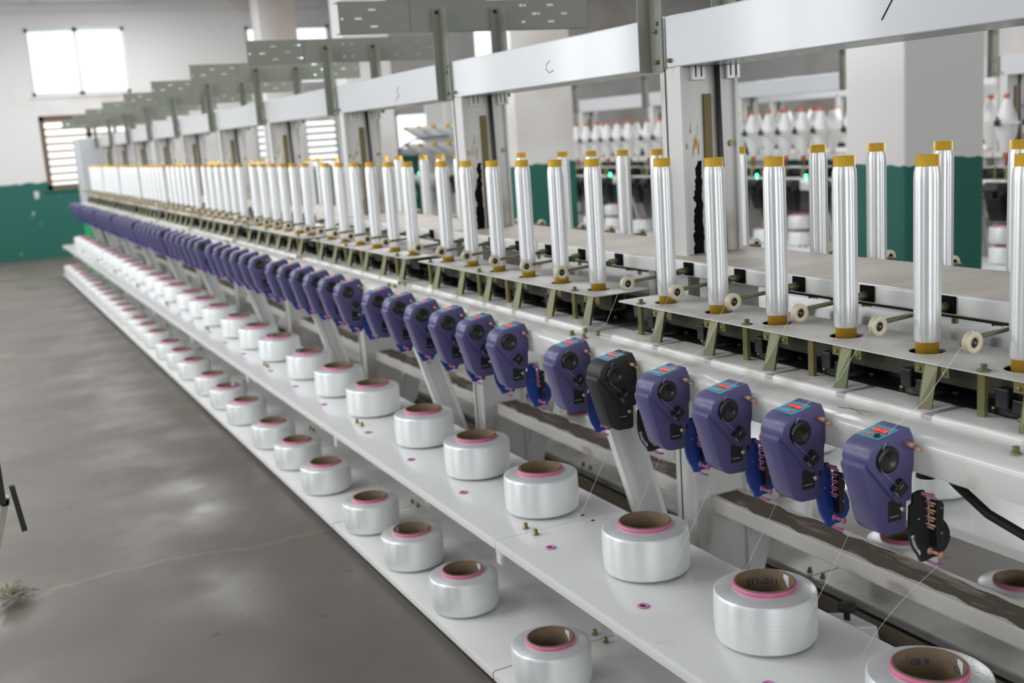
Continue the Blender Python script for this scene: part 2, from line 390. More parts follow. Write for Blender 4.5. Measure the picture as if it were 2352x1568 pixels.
def make_arm():
    """guide roller on a rod reaching out from the centre cover"""
    t = thing('guide_roller_arm', '', 'guide arm', (0, 0, -50))
    MB().box(.191, .196, .008, .044, -.006, .026, .001).build('fixing_pad', M_grease, t)
    b = MB().rod((.162, .026, .006), (.192, .026, .008), .0080, 12); b.build('clamp_sleeve', M_olive, t)
    b = MB().tube([(.185, .026, .007), (.04, .021, .001), (.012, .020, -.0015), (-.003, .018, -.003), (-.008, .012, -.004), (-.005, .006, -.003), (0, .0, 0)], .0046, 8)
    b.build('rod', M_olive, t)
    Ry = Matrix.Rotation(math.radians(90), 4, 'X')
    w = MB().lathe([(.0085, -.0055), (.017, -.0055), (.0175, -.004), (.0145, -.001), (.0145, .001), (.0175, .004), (.017, .0055), (.0085, .0055), (.0085, -.0055)], 28, Ry).build('roller_wheel', M_cream, t)
    w2 = MB().lathe([(0, .0045), (.0030, .0045), (.0038, .003), (.0088, .003), (.0088, -.003), (0, -.003)], 20, Ry).build('bearing', M_black, w)
    MB().lathe([(0, .0068), (.0022, .0068), (.0026, .004), (0, .004)], 6, Ry).build('nut', M_brass, w)
    return t

def make_spool(core_text=None, paper=None, size=1.0):
    t = thing('yarn_spool', '', 'spool', (0, 0, -50))
    c = MB().lathe([(.055, .001), (.058, .001), (.058, .1155), (.0555, .1165), (.0545, .1155), (.0545, .001)], 40).build('cardboard_tube', M_tube, t)
    p = MB().lathe([(.0583, .103), (.0600, .104), (.0612, .109), (.0604, .1135), (.0583, .114)], 40).build('pink_band', M_pink, t)
    R = .098*size
    y = MB().lathe([(.0585, .004), (R-.009, .004), (R-.0045, .006), (R-.002, .011), (R, .05), (R-.0004, .094), (R-.0014, .0985), (R-.004, .1005)], 64).build('wound_yarn', M_cake, t)
    MB().lathe([(R-.004, .1005), (R-.008, .1018), (.085*size, .1040), (.07, .1058), (.0585, .1063)], 64).build('yarn_end_face', M_caketop, t)
    if paper is not None:
        b = MB(); a0 = paper; n = 5; r = .0541
        for i in range(n):
            q = [a0+.055*i, a0+.055*(i+1)]
            vs = [b.bm.verts.new((r*math.cos(u), r*math.sin(u), z)) for u, z in ((q[0], .084+.004*i), (q[1], .088+.004*i), (q[1], .1125), (q[0], .1125))]
            b.bm.faces.new(vs)
        b.build('paper_label', M_paper, t)
    if core_text:
        for txt, a, s in core_text:
            def fn(x, yy, a=a):
                ang = a+x/.0538
                return (.0538*math.cos(ang), .0538*math.sin(ang), .098-yy)
            text_obj('stamped_writing', txt, s, M_ink, fn, c)
    return t

def hbev(poly): return poly
HEAD = [(-.003, .1708), (-.010, .1695), (-.062, .1600), (-.067, .1586), (-.0725, .1560), (-.078, .1523), (-.0825, .1475), (-.0858, .142), (-.088, .136), (-.089, .130), (-.0885, .124), (-.0865, .119), (-.082, .1135), (-.056, .083), (-.032, .055), (-.026, .052), (-.004, .052), (.001, .054), (.002, .090), (.009, .128), (.004, .157)]
LEG = [(-.030, .120), (-.070, .140), (-.090, .124), (-.0935, .1205), (-.0942, .116), (-.086, .090), (-.066, .020), (-.061, .011), (-.053, .004), (-.043, .000), (-.012, -.001), (-.006, .001), (-.004, .006), (-.003, .060)]
FD = .058                                             # feeder width along the machine
def make_feeder(body, comb, digits='L01163', knob=False, peach=False, glow_dial=True, name='yarn_feeder'):
    t = thing(name, '', 'feeder', (0, 0, -50))
    pin = M_peach if peach else M_ceramic
    b = MB().prism(LEG, .007, FD-.002, .0007); b.prism(HEAD, 0, FD, .0013)
    hs = b.build('housing', body, t); smooth_by_angle(hs, 30)
    # dark window low in the side
    s = MB().box(-.0425, -.014, .0065, .0090, .021, .056, .0006).build('side_slot', M_black, hs)
    MB().box(-.040, -.022, .0050, .0065, .029, .0305).rod((-.0165, .000, .040), (-.0165, .008, .040), .0042, 10).build('screw', M_steel, hs)
    # control panel on the sloping top
    def top(x, y, e): return (x, y, .1600+(x+.062)*(.0095/.052)+e)
    def slab(mb, x0, x1, y0, y1, e, th=.0006):
        vs = [mb.bm.verts.new(top(x, y, e)) for x, y in ((x0, y0), (x1, y0), (x1, y1), (x0, y1))]
        ws = [mb.bm.verts.new(top(x, y, e-th)) for x, y in ((x0, y0), (x1, y0), (x1, y1), (x0, y1))]
        mb.bm.faces.new(vs); mb.bm.faces.new(ws[::-1])
        for i in range(4): mb.bm.faces.new((vs[i], ws[i], ws[(i+1) % 4], vs[(i+1) % 4]))
    pb = MB(); slab(pb, -.0625, -.0185, .006, FD-.003, .0010); cp = pb.build('control_panel', M_cyan, t)
    pb = MB(); slab(pb, -.0415, -.0290, .0125, .0455, .0015); pb.build('display_window', M_red, cp)
    pb = MB(); seven_seg(pb, digits, lambda u, v: top(-.0392+v, .0440-u, .0019), w=.0037, h=.0075, gap=.0012); pb.build('led_digits', M_led, cp)
    for i in range(4):
        if knob and i == 3: continue
        pb = MB(); cx, cyy = -.0535, .0465-.0095*i
        pts = [top(cx+.0034*math.cos(a*.524), cyy+.0036*math.sin(a*.524), .0017) for a in range(12)]
        pb.bm.faces.new([pb.bm.verts.new(p) for p in pts])
        pb.build('push_button', M_orange if (knob or i == 3) else M_pale, cp)
    if knob:
        q = top(-.0535, .0180, 0)
        MB().lathe([(0, .005), (.0046, .005), (.0052, .003), (.0052, 0), (0, 0)], 16, Matrix.Translation(q)).build('black_knob', M_black, cp)
    # feed wheel on the side facing along the machine
    Ry = Matrix.Translation((-.052, 0, .129)) @ Matrix.Rotation(math.radians(90), 4, 'X')
    w = MB().lathe([(0, .005), (.012, .005), (.0135, .007), (.018, .0075), (.0212, .0055), (.0220, .003), (.0205, .0015), (.0220, -.0002), (.0220, -.001), (0, -.001)], 32, Ry).build('feed_wheel', M_black, t)
    s = MB(); a = math.radians(38); ca, sa = math.cos(a), math.sin(a)
    def rr(u, v): return (-.030+u*ca-v*sa, .080+u*sa+v*ca)
    s.prism([rr(-.012, -.010), rr(.011, -.010), rr(.011, .010), rr(-.012, .010)], -.011, .001, .0012)
    sb = s.build('sensor_block', M_black, t)
    MB().prism([rr(-.004, .003), rr(.005, .003), rr(.005, .0045), rr(-.004, .0045)], -.0116, -.0105).prism([rr(-.0135, -.006), rr(-.012, -.006), rr(-.012, .004), rr(-.0135, .004)], -.010, -.003).build('sensor_window', M_steel, sb)
    g = MB().rod((-.011, .0, .147), (-.011, -.017, .147), .0040, 12, .0038).build('inlet_guide', M_peach, t)
    MB().rod((-.011, -.017, .147), (-.011, -.0195, .147), .0030, 8).build('guide_screw', M_brass, g)
    MB().rod((-.002, -.002, .142), (-.002, -.019, .138), .0028, 8).build('guide_pin', M_peach, g)
    # comb tensioner behind / below
    cx0, cz0 = 0, 0
    bp = MB().prism([(.020, .053), (.035, .056), (.044, .055), (.050, .036), (.0525, .022), (.053, -.008), (.070, -.010), (.072, .006), (.082, .001), (.094, -.012), (.101, -.026), (.102, -.042), (.094, -.054), (.088, -.059), (.087, -.066), (.063, -.064), (.048, -.067), (.037, -.066), (.032, -.055), (.024, -.045), (.017, -.032), (.013, -.017), (.012, .000), (.0135, .022), (.0135, .034), (.020, .037)], .014, .021, .0012)
    cb_ = bp.build('tension_comb', comb, t)
    MB().prism([(.0535, .036), (.057, .0385), (.066, .036), (.0695, .031), (.069, .006), (.0675, -.014), (.069, -.040), (.055, -.041), (.0535, -.010)], -.002, .014, .001).build('comb_bar', M_black, cb_)
    MB().rod((.063, -.002, .026), (.063, -.0035, .026), .0018, 8).rod((.064, -.002, -.017), (.064, -.0035, -.017), .0018, 8).rod((.030, .014, .010), (.030, .0125, .010), .0016, 8).build('comb_screws', M_steel, cb_)
    for i in range(8):
        z = .037-.0063*i; off = .0 if i % 2 else .003
        MB().rod((.0490-off, .014, z), (.0575-off, .001, z-.004), .0019, 8).build('comb_pin', pin, cb_)
    MB().rod((.035, .014, .052), (.052, .003, .047), .0034, 8).rod((.038, .009, .049), (.052, -.002, .043), .0024, 8).build('inlet_eye', M_ceramic, cb_)
    rl = MB().rod((.052, .014, -.049), (.062, -.004, -.0535), .0031, 12); rl.lathe([(0, 0), (.0058, 0), (.0058, .0025), (0, .0025)], 14, Matrix.Translation((.053, .013, -.0495)) @ Matrix.Rotation(math.radians(90), 4, 'X'))
    rl.lathe([(0, 0), (.0062, 0), (.0062, .003), (0, .003)], 14, Matrix.Translation((.062, -.003, -.0535)) @ Matrix.Rotation(math.radians(90), 4, 'X'))
    rl.build('ceramic_roller', pin, cb_)
    ey = MB(); pts = [(.064+.0052*math.cos(a*.449), .004+.0045*math.sin(a*.449), -.0735) for a in range(15)]
    if comb is M_blue: cb_.scale = (.80, 1, .97); cb_.location = (-.0100, 0, .003)
    ey.tube(pts, .0015, 6).rod((.050, .014, -.0665), (.060, .005, -.0725), .0028, 8).build('outlet_eye', M_ceramic, cb_)
    return t

def slotted_plate(name, w, h, slots, th, m, parent=None):
    """plate in the XZ plane with real holes; slots = (cx, cz, half length, half height)"""
    cu = bpy.data.curves.new('c', 'CURVE'); cu.dimensions = '2D'; cu.fill_mode = 'BOTH'; cu.extrude = th/2
    def sp(pts):
        s = cu.splines.new('POLY'); s.points.add(len(pts)-1)
        for i, (x, y) in enumerate(pts): s.points[i].co = (x, y, 0, 1)
        s.use_cyclic_u = True
    sp([(0, 0), (w, 0), (w, h), (0, h)])
    for cx, cz, hl, hh in slots:
        hh *= 1.3; hl *= 1.1
        pts = []
        for i in range(12):
            a = 2*math.pi*i/12; d = (hl-hh)*(1 if math.cos(a) >= 0 else -1)
            pts.append((cx+d+hh*math.cos(a), cz+hh*math.sin(a)))
        sp(pts)
    o = bpy.data.objects.new('c', cu); COL.objects.link(o)
    dg = bpy.context.evaluated_depsgraph_get(); me = bpy.data.meshes.new_from_object(o.evaluated_get(dg))
    bpy.data.objects.remove(o)
    for v in me.vertices: v.co = Vector((v.co.x, v.co.z, v.co.y))
    me.name = name; me.materials.clear(); me.materials.append(m)
    q = bpy.data.objects.new(name, me); COL.objects.link(q)
    if parent: q.parent = parent
    return q

def plate_with_holes():
    """spindle cover plate in XY with round holes, origin at bay start, x from machine front"""
    cu = bpy.data.curves.new('c', 'CURVE'); cu.dimensions = '2D'; cu.fill_mode = 'BOTH'; cu.extrude = .001
    def sp(pts):
        s = cu.splines.new('POLY'); s.points.add(len(pts)-1)
        for i, (x, y) in enumerate(pts): s.points[i].co = (x, y, 0, 1)
        s.use_cyclic_u = True
    x0, x1, y0, y1, c = 1.415, 1.585, .035, 1.255, .015
    sp([(x0+c, y0), (x1-c, y0), (x1, y0+c), (x1, y1-c), (x1-c, y1), (x0+c, y1), (x0+.004, y1-.004), (x0, y1-c), (x0, y0+c), (x0+.004, y0+.004)])
    for b in BOB:
        sp([(1.487+.031*math.cos(2*math.pi*i/24), b+.031*math.sin(2*math.pi*i/24)) for i in range(24)])
        for dx, dy in ((-.045, -.02), (-.045, .028)):
            sp([(1.487+dx+.004*math.cos(2*math.pi*i/8), b+dy+.004*math.sin(2*math.pi*i/8)) for i in range(8)])
    o = bpy.data.objects.new('c', cu); COL.objects.link(o)
    dg = bpy.context.evaluated_depsgraph_get(); me = bpy.data.meshes.new_from_object(o.evaluated_get(dg))
    bpy.data.objects.remove(o)
    for v in me.vertices: v.co.z += 1.019
    return me

# each of these has its origin at (0, bay start, 0) with x in machine coordinates
def make_plate():
    t = thing('spindle_cover_plate', '', 'cover plate', (0, 0, -50))
    me = plate_with_holes(); me.name = 'cover_sheet'; me.materials.clear(); me.materials.append(M_plate)
    o = bpy.data.objects.new('cover_sheet', me); COL.objects.link(o); o.parent = t
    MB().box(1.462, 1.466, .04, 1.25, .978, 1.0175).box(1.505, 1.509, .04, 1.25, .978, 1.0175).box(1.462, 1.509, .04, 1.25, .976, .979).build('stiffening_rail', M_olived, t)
    for i, d in enumerate((.170, .370+.2, .770, 1.170)):
        hx = [(.0085*math.cos(math.pi/3*a), .0085*math.sin(math.pi/3*a)) for a in range(6)]
        so = MB().prism([(1.430+p[0], d+p[1]) for p in hx], .9455, 1.018, .0, axis='z').build('hex_standoff', M_brass, t)
        if i != 1:
            MB().lathe([(0, 1.0205), (.011, 1.0205), (.0115, 1.022), (.005, 1.0225), (.0055, 1.031), (0, 1.031)], 12, Matrix.Translation((1.432, d, 0))).build('cap_bolt', M_olive, so)
    for b in BOB:
        y0_, y1_ = b-.087, b-.057
        T0, T1, B0, B1 = Vector((1.420, y0_, 1.0175)), Vector((1.420, y1_, 1.0175)), Vector((1.400, b-.091, .9458)), Vector((1.390, b-.070, .9458))
        dv = Vector((.0125, .009, 0)); br = MB()
        def slab_(p, q, r, w_, d):
            vs = [br.bm.verts.new(x) for x in (p, q, r, w_)]; ws = [br.bm.verts.new(x+d) for x in (p, q, r, w_)]
            br.bm.faces.new(vs); br.bm.faces.new(ws[::-1])
            for i in range(4): br.bm.faces.new((vs[i], ws[i], ws[(i+1) % 4], vs[(i+1) % 4]))
        slab_(T0, T1, B1, B0, dv*.15); slab_(T0, T0+dv, B0+dv, B0, (T1-T0)*.08); slab_(T1, T1+dv, B1+dv, B1, (T0-T1)*.08)
        bmesh.ops.recalc_face_normals(br.bm, faces=br.bm.faces[:])
        q = br.build('slanted_bracket', M_olive, t)
        MB().box(1.4225, 1.4240, y0_-.020, y1_+.024, .998, 1.0165, .0006).rod((1.423, y1_+.013, 1.006), (1.419, y1_+.013, 1.006), .0035, 8).rod((1.423, y0_-.011, 1.006), (1.419, y0_-.011, 1.006), .0035, 8).build('bracket_tab', M_brass, q)
    return t
def make_table():
    t = thing('centre_cover', '', 'cover', (0, 0, -50))
    b = MB()
    for i in range(2):
        b.box(1.58, 1.86, .004+i*.66, .656+i*.66, 1.066, 1.1045, .005, 3)
    smooth_by_angle(b.build('folded_sheet', M_white, t))
    MB().box(1.5845, 1.8555, .008, 1.312, 1.1040, 1.1054).build('dusty_top', M_dust, t)
    for yy in (.1, 1.19): MB().box(1.64, 1.80, yy, yy+.03, .9325, 1.067).build('cover_support', M_white, t)
    return t
def make_bed():
    t = thing('machine_bed', '', 'machine bed', (0, 0, -50))
    b = MB().prism([(1.290, .878), (1.290, .918), (1.2935, .926), (1.301, .930), (1.372, .934), (2.068, .934), (2.139, .930), (2.1465, .926), (2.15, .918), (2.15, .878), (2.10, .872), (1.34, .872)], 0, L, 0)
    smooth_by_angle(b.build('bed_beam', M_bed, t))
    p = MB()
    for i in range(6):
        y = BOB[i]-.0925; p.box(1.378, 1.66, y, y+.185, .925, .9455, .0075, 3)
    smooth_by_angle(p.build('spindle_seat_plates', M_bed, t))
    MB().box(1.3795, 1.655, .02, L-.02, .926, .9425, .003).build('seat_underlay', M_under, t)
    MB().box(1.452, 1.66, .01, L-.01, .9450, .9466).build('seat_shade', M_seatshade, t)  # black sheet standing in for the shade under the cover plates
    c = MB()
    for (x, y) in ((1.338, .03), (1.338, 1.29), (1.378, .03), (1.378, 1.29), (1.472, .035), (1.472, 1.285)):
        c.lathe([(0, .931), (.008, .931), (.008, .9355), (.0055, .9355), (.0055, .944), (0, .944)], 10, Matrix.Translation((x, y, 0)))
    c.build('joint_bolts', M_brass, t)
    MB().box(1.66, 1.78, 0, L, .934, .950).build('inner_sheet', M_insheet, t)
    MB().box(1.530, 1.560, .0, L, .9455, 1.000).build('spindle_shade', M_blackm, t)  # black box added as the shade behind the spindles
    return t
def make_post():
    t = thing('frame_post', '', 'post', (0, 0, -50))     # origin y at the seam
    y0 = -.048
    b = MB().box(1.633, 1.807, y0, .030, FZ, 1.573, .004); b.box(1.633, 1.641, y0-.012, y0+.004, FZ, 1.573); b.box(1.799, 1.807, y0-.012, y0+.004, FZ, 1.573)
    b.build('column', M_post, t)
    MB().box(1.6305, 1.6335, .002, .004, .2, 1.57).build('column_seam', M_darkink, t)
    MB().box(1.705, 1.727, y0-.008, y0, 1.105, 1.504).build('guide_strip', M_olived if False else M_brassdull, t)
    MB().rod((1.744, y0-.012, 1.573), (1.752, y0-.012, 1.106), .0075, 10).build('drive_rod', M_blackbrown, t)
    for x in (1.668, 1.775):
        c = MB().box(x, x+.042, y0-.012, y0, 1.538, 1.573, .002).build('belt_clamp', M_white, t)
        MB().box(x+.010, x+.014, y0-.0128, y0-.0118, 1.546, 1.573).box(x+.027, x+.031, y0-.0128, y0-.0118, 1.546, 1.573).build('clamp_slots', M_darkink, c)
    for x in (1.646, 1.788):
        MB().prism([(x+.0085*math.cos(a*math.pi/3), 1.378+.0085*math.sin(a*math.pi/3)) for a in range(6)], y0-.006, y0, .001).build('hex_bolt', M_brass, t)
    return t
M_brassdull = mat('dull_brass_strip', (.17, .13, .05), .55, .3, noise=((.30, .12, .03), 9, .35, .5, (1, 1, .4)))
M_blackbrown = mat('blackened_rod', (.030, .022, .022), .5)
def stain(t, seed, kind):
    """a grease or rust smear with its own ragged outline on the post face"""
    rnd = random.Random(seed); y = -.0488
    pts = []
    if kind == 'grease':
        x0, x1, z0, z1 = 1.664, 1.696, 1.106, 1.34
        n = 48; d = 0
        for i in range(n):
            f = i/(n-1); d = d*.7+rnd.uniform(-.0035, .0035); pts.append((x0+.020*f**2+d, z0+(z1-z0)*f))
        for i in range(n):
            f = 1-i/(n-1); d = d*.7+rnd.uniform(-.002, .002); pts.append((x1+d, z0+(z1-z0)*f))
        m = M_grease; nm = 'grease_smear'
    else:
        b = MB()
        for q in range(5):
            cx = 1.667+.006*q+rnd.uniform(-.002, .002); cz = 1.40+rnd.uniform(-.03, .03); hh = rnd.uniform(.012, .035); pts = []
            for i in range(20):
                a = 2*math.pi*i/20; pts.append((cx+(.0028+rnd.uniform(-.001, .001))*math.cos(a)+.10*(hh*math.sin(a)), cz+hh*math.sin(a)+rnd.uniform(-.002, .002)))
            b.prism(pts, y, y+.001)
        b.build('rust_smear', M_rust, t); return
    MB().prism(pts, y, y+.001).build(nm, m, t)
def make_beam():
    t = thing('top_beam', '', 'beam', (0, 0, -50))
    MB().box(1.633, 1.800, .004, L-.004, 1.573, 1.697, .003).build('beam_panel', M_beam, t)
    for (y, z) in ((.022, 1.683), (.022, 1.590), (L-.022, 1.590)):
        MB().rod((1.633, y, z), (1.627, y, z), .006, 10).rod((1.628, y, z), (1.624, y, z), .0035, 8).build('screw', M_brass, t)
    return t
def make_hanger(x):
    t = thing('tray_hanger', '', 'bracket', (0, 0, -50))
    MB().box(x-.036, x-.003, .062, .065, 1.566, 1.885).box(x-.006, x-.003, .004, .065, 1.566, 1.885).build('angle_iron', M_grey, t)
    for z in (1.590, 1.665):
        MB().rod((x-.006, .030, z), (x-.013, .030, z), .0055, 10).build('screw', M_brass, t)
    MB().rod((x-.018, .062, 1.872), (x-.018, .054, 1.872), .0055, 10).build('screw', M_grease, t)
    return t
SLOTS = [(.012, .047, .005, .003), (.070, .047, .013, .003), (.122, .076, .013, .003), (.126, .020, .013, .003), (.178, .050, .006, .003), (.192, .050, .006, .003),
         (.226, .079, .006, .003), (.240, .079, .006, .003), (.232, .022, .006, .003), (.247, .022, .006, .003), (.448, .079, .003, .0028), (.490, .079, .003, .0028),
         (.450, .022, .003, .0028), (.492, .022, .003, .0028), (.700, .083, .007, .003), (.716, .083, .005, .003), (.754, .053, .009, .003), (.772, .053, .005, .003),
         (.707, .024, .007, .003), (.822, .083, .013, .003), (.824, .024, .013, .003), (.880, .052, .013, .003), (.955, .052, .005, .003)]
def make_tray():
    t = thing('slotted_cable_tray', '', 'cable tray', (0, 0, -50))
    p = slotted_plate('slotted_face', .980, .102, SLOTS, .003, M_grey, t); p.location = (1.257, .0685, 1.810)
    MB().box(1.257, 2.237, .067, .112, 1.808, 1.811).box(1.257, 2.237, .067, .112, 1.911, 1.914).build('folded_edges', M_grey, t)
    MB().box(1.5165, 1.5185, .0660, .0670, 1.811, 1.911).build('overlap_joint', M_greyd, t)
    return t
M_greyd = mat('grey_green_joint', (.14, .145, .12), .5)
def make_brace():
    t = thing('diagonal_brace', '', 'brace', (0, 0, -50))
    b = MB().prism([(1.352, .874), (1.372, .874), (1.604, .07), (1.584, .07)], -.015, .012)
    b.prism([(1.366, .874), (1.436, .874), (1.661, .07), (1.591, .07)], .004, .014)
    b.prism([(1.425, .874), (1.437, .874), (1.663, .07), (1.651, .07)], -.028, .012)
    b.build('channel', M_white, t)
    return t
def make_shelf(x0, x1, z, inner, name, eyes, bm_=None):
    t = thing(name, '', 'shelf', (0, 0, -50))
    zb = z-.022
    g_ = .0012 if eyes else .0032
    prof = [(x0, zb), (x0, z-.007), (x0+.002, z-.002), (x0+.007, z), (x1-.004, z), (x1, z-.004), (x1, zb), (x1-.003, zb), (x1-.003, z-.005), (x0+.003, z-.006), (x0+.003, zb)]
    smooth_by_angle(MB().prism(prof, g_, L-g_).build('shelf_board', bm_ or M_white, t))
    MB().box(x0+.004, x1-.004, -.010, .010, z-.010, z-.0052).build('joint_strip', M_blackm, t)
    if eyes:
        for d in (.390, .790, 1.195):
            e = MB(); e.lathe([(.0065, z+.0003), (.0075, z+.003), (.0115, z+.003), (.0135, z+.001), (.0138, z+.0002), (.0065, z+.0002)], 24, Matrix.Translation((1.160, d, 0)))
            q = e.build('pink_eyelet', M_ceramic, t)
            MB().lathe([(0, z+.0010), (.0068, z+.0010), (0, z+.0004)], 16, Matrix.Translation((1.160, d, 0))).build('eyelet_hole', M_black, q)
    bx = (1.172,) if eyes else (1.355,)
    for x in bx:
        for y in (.030, L-.025):
            MB().lathe([(0, z), (.0085, z), (.0085, z+.003), (.0058, z+.003), (.0058, z+.014), (.003, z+.015), (0, z+.012)], 12, Matrix.Translation((x, y, 0))).build('shelf_bolt', M_brass, t)
    if eyes:
        MB().box(1.331, 1.341, .022, .030, z, z+.0008).box(1.333, 1.343, L-.028, L-.020, z, z+.0008).build('shelf_holes', M_grease, t)
    return t
def make_base_rail():
    t = thing('base_rail', '', 'rail', (0, 0, -50))
    MB().box(1.685, 1.785, 0, L-.0, .415, .459, .005).build('box_rail', M_rusty, t)
    b = MB(); rnd = random.Random(3); pts = []
    for i in range(30): pts.append((1.690+rnd.uniform(-.003, .012), .05+(L-.11)*i/29))
    for i in range(30): pts.append((1.780-rnd.uniform(-.002, .02), L-.06-(L-.11)*i/29))
    b.prism(pts, .459, .4598, 0, axis='z'); b.build('rust_dirt', M_grime, t)
    return t

def bay(k): return '%s bay from camera' % ORD[k]
N = 10
protos = {}
# ---- structure of the near machine, bay by bay
bed0 = make_bed(); table0 = make_table(); plate0 = make_plate(); beam0 = make_beam(); rail0 = make_base_rail()
post0 = make_post(); hf0 = make_hanger(1.633); hb0 = make_hanger(1.862); tray0 = make_tray(); brace0 = make_brace()
up0 = make_shelf(1.071, 1.447, .458, True, 'upper_shelf', True); lo0 = make_shelf(1.039, 1.500, .119, True, 'lower_shelf', False); lof = make_shelf(1.039, 1.380, .119, True, 'lower_shelf', False, M_plate)
def flip(src, k, label, group):
    """the same part on the far side of the machine, turned end for end"""
    return dup(src, (2*XC, sec_y(k)+L, 0), label, group, rz=math.pi)
used = set()
def place(src, loc, label, group):
    if src.name in used: return dup(src, loc, label, group)
    used.add(src.name); src.location = loc; src['label'] = label; src['group'] = group; return src
for k in range(-1, N):
    nm = 'bay nearest camera, cut off by the frame' if k < 0 else bay(k)
    y = sec_y(k)
    place(bed0, (0, y, 0), 'white steel machine bed under the feeders, %s' % nm, 'machine bed sections')
    place(table0, (0, y, 0), 'tan dusty centre cover with white folded edge, %s' % nm, 'centre covers')
    place(beam0, (0, y, 0), 'glossy white top beam on the posts, %s' % nm, 'top beams of the near machine')
    place(up0, (0, y, 0), 'white upper spool shelf with pink eyelets, %s' % nm, 'upper shelf sections')
    if k >= 0:
        place(plate0, (0, y, 0), 'thin white plate round the bobbin feet, front row, %s' % nm, 'spindle cover plates')
        place(lo0, (0, y, 0), 'white lower spool shelf near the floor, %s' % nm, 'lower shelf sections')
        place(rail0, (0, y, 0), 'white box rail with rust and dirt on top, %s' % nm, 'base rails')
        s = y+L
        p = place(post0, (0, s, 0), 'stained white frame post at the far end of %s' % nm, 'frame posts')
        place(hf0, (0, s, 0), 'grey-green angle bracket on the front of the beam, far end of %s' % nm, 'front tray brackets')
        place(tray0, (0, s, 0), 'grey-green slotted tray across the posts, far end of %s' % nm, 'slotted trays')
        place(brace0, (0, s, 0), 'slanted white channel brace below the bed, far end of %s' % nm, 'front diagonal braces')
        place(hb0, (0, s, 0), 'grey-green angle bracket behind the beam, far end of %s' % nm, 'rear tray brackets')
for k in range(0, 6):
    flip(up0, k, 'white upper spool shelf on the far side, %s' % bay(k), 'far side upper shelves')
    flip(lof, k, 'white lower spool shelf on the far side, %s' % bay(k), 'far side lower shelves')
    flip(plate0, k, 'thin white plate round the rear bobbin feet, %s' % bay(k), 'rear cover plates')
    dup(brace0, (2*XC, sec_y(k)+L, 0), 'slanted white brace on the far side, far end of %s' % bay(k), 'rear diagonal braces', rz=math.pi)
i = 0
for o in [o for o in scene.objects if o.name.startswith('frame_post') and o.parent is None]:
    stain(o, 10+i, 'grease'); stain(o, 40+i, 'rust'); i += 1

# ---- bobbins, spindles, arms
bob0 = make_bobbin(); spin0 = make_spindle(); arm0 = make_arm()
for k in range(N):
    for j, d in enumerate(BOB):
        y = sec_y(k)+d; wh = '%s of six in %s' % (ORD[j], bay(k))
        place(bob0, (1.487, y, 1.003), 'silver-white bobbin with gold ends, front, %s' % wh, 'yarn bobbins of the front row')
        dup(bob0, (1.957, y, 1.003), 'silver-white bobbin with gold ends, rear, %s' % wh, 'yarn bobbins of the rear row')
        if k < 6:
            place(spin0, (1.487, y, .9455), 'black bearing below its bobbin, %s' % wh, 'spindle bearings')
        place(arm0, (1.384, y+.012, 1.076), 'cream roller on a brass rod, front, %s' % wh, 'front guide roller arms')
        if k < 4:
            dup(arm0, (2*XC-1.384, y+.060, 1.076), 'cream roller on a brass rod, rear, %s' % wh, 'rear guide roller arms', rz=math.pi)

# ---- spools on the shelves
sp_plain = make_spool(); sp_lab = make_spool(paper=2.2); sp_lab2 = make_spool(paper=.35)
sp_a = make_spool([('110*115', .38, .019)], paper=-.10)
sp_b = make_spool([('6 80', .75, .017), ('15', -.30, .017)], paper=-.42)
UP = [.135, .540, .955]; LO = [.400, .800, 1.195]
for k in range(N):
    for j in range(3):
        w_ = ['nearest', 'middle', 'farthest'][j]
        src = sp_plain
        if (k, j) == (0, 0): src = sp_b
        elif (k, j) == (0, 1): src = sp_a
        elif (k, j) in ((1, 0), (2, 2), (3, 0)): src = sp_lab
        extra = {(0, 0): 'with 6 20 stamped in its tube', (0, 1): 'with 110*115 stamped in its tube'}.get((k, j))
        lab = ('white yarn spool %s, upper shelf' % extra) if extra else 'white yarn spool with pink band, upper shelf, %s in %s' % (w_, bay(k))
        place(src, (1.277, sec_y(k)+UP[j], .458), lab, 'yarn spools on the upper shelf').rotation_euler = (0, 0, 0 if extra else random.uniform(-.5, .5))
        src = sp_lab2 if (k, j) in ((0, 2), (1, 0), (3, 1)) else (sp_lab if (k, j) == (1, 1) else sp_plain)
        if k == 0 and j < 2: continue
        place(src, (1.144, sec_y(k)+LO[j], .119), 'white yarn spool with pink band, lower shelf, %s in %s' % (w_, bay(k)), 'yarn spools on the lower shelf').rotation_euler = (0, 0, random.uniform(-.4, .4))
        if k < 5:
            dup(sp_plain, (2*XC-1.277, sec_y(k)+UP[j], .458), 'white yarn spool, far side upper shelf, %s in %s' % (w_, bay(k)), 'far side upper spools')
for k in range(3):
    for j in range(3):
        dup(sp_plain, (2*XC-1.144, sec_y(k)+LO[j], .119), 'white yarn spool, far side lower shelf, %s in %s' % (['nearest', 'middle', 'farthest'][j], bay(k)), 'far side lower spools')
dup(sp_plain, (2*XC-1.144, sec_y(0)-.12, .119), 'white yarn spool, far side lower shelf, close to the right picture edge', 'far side lower spools')

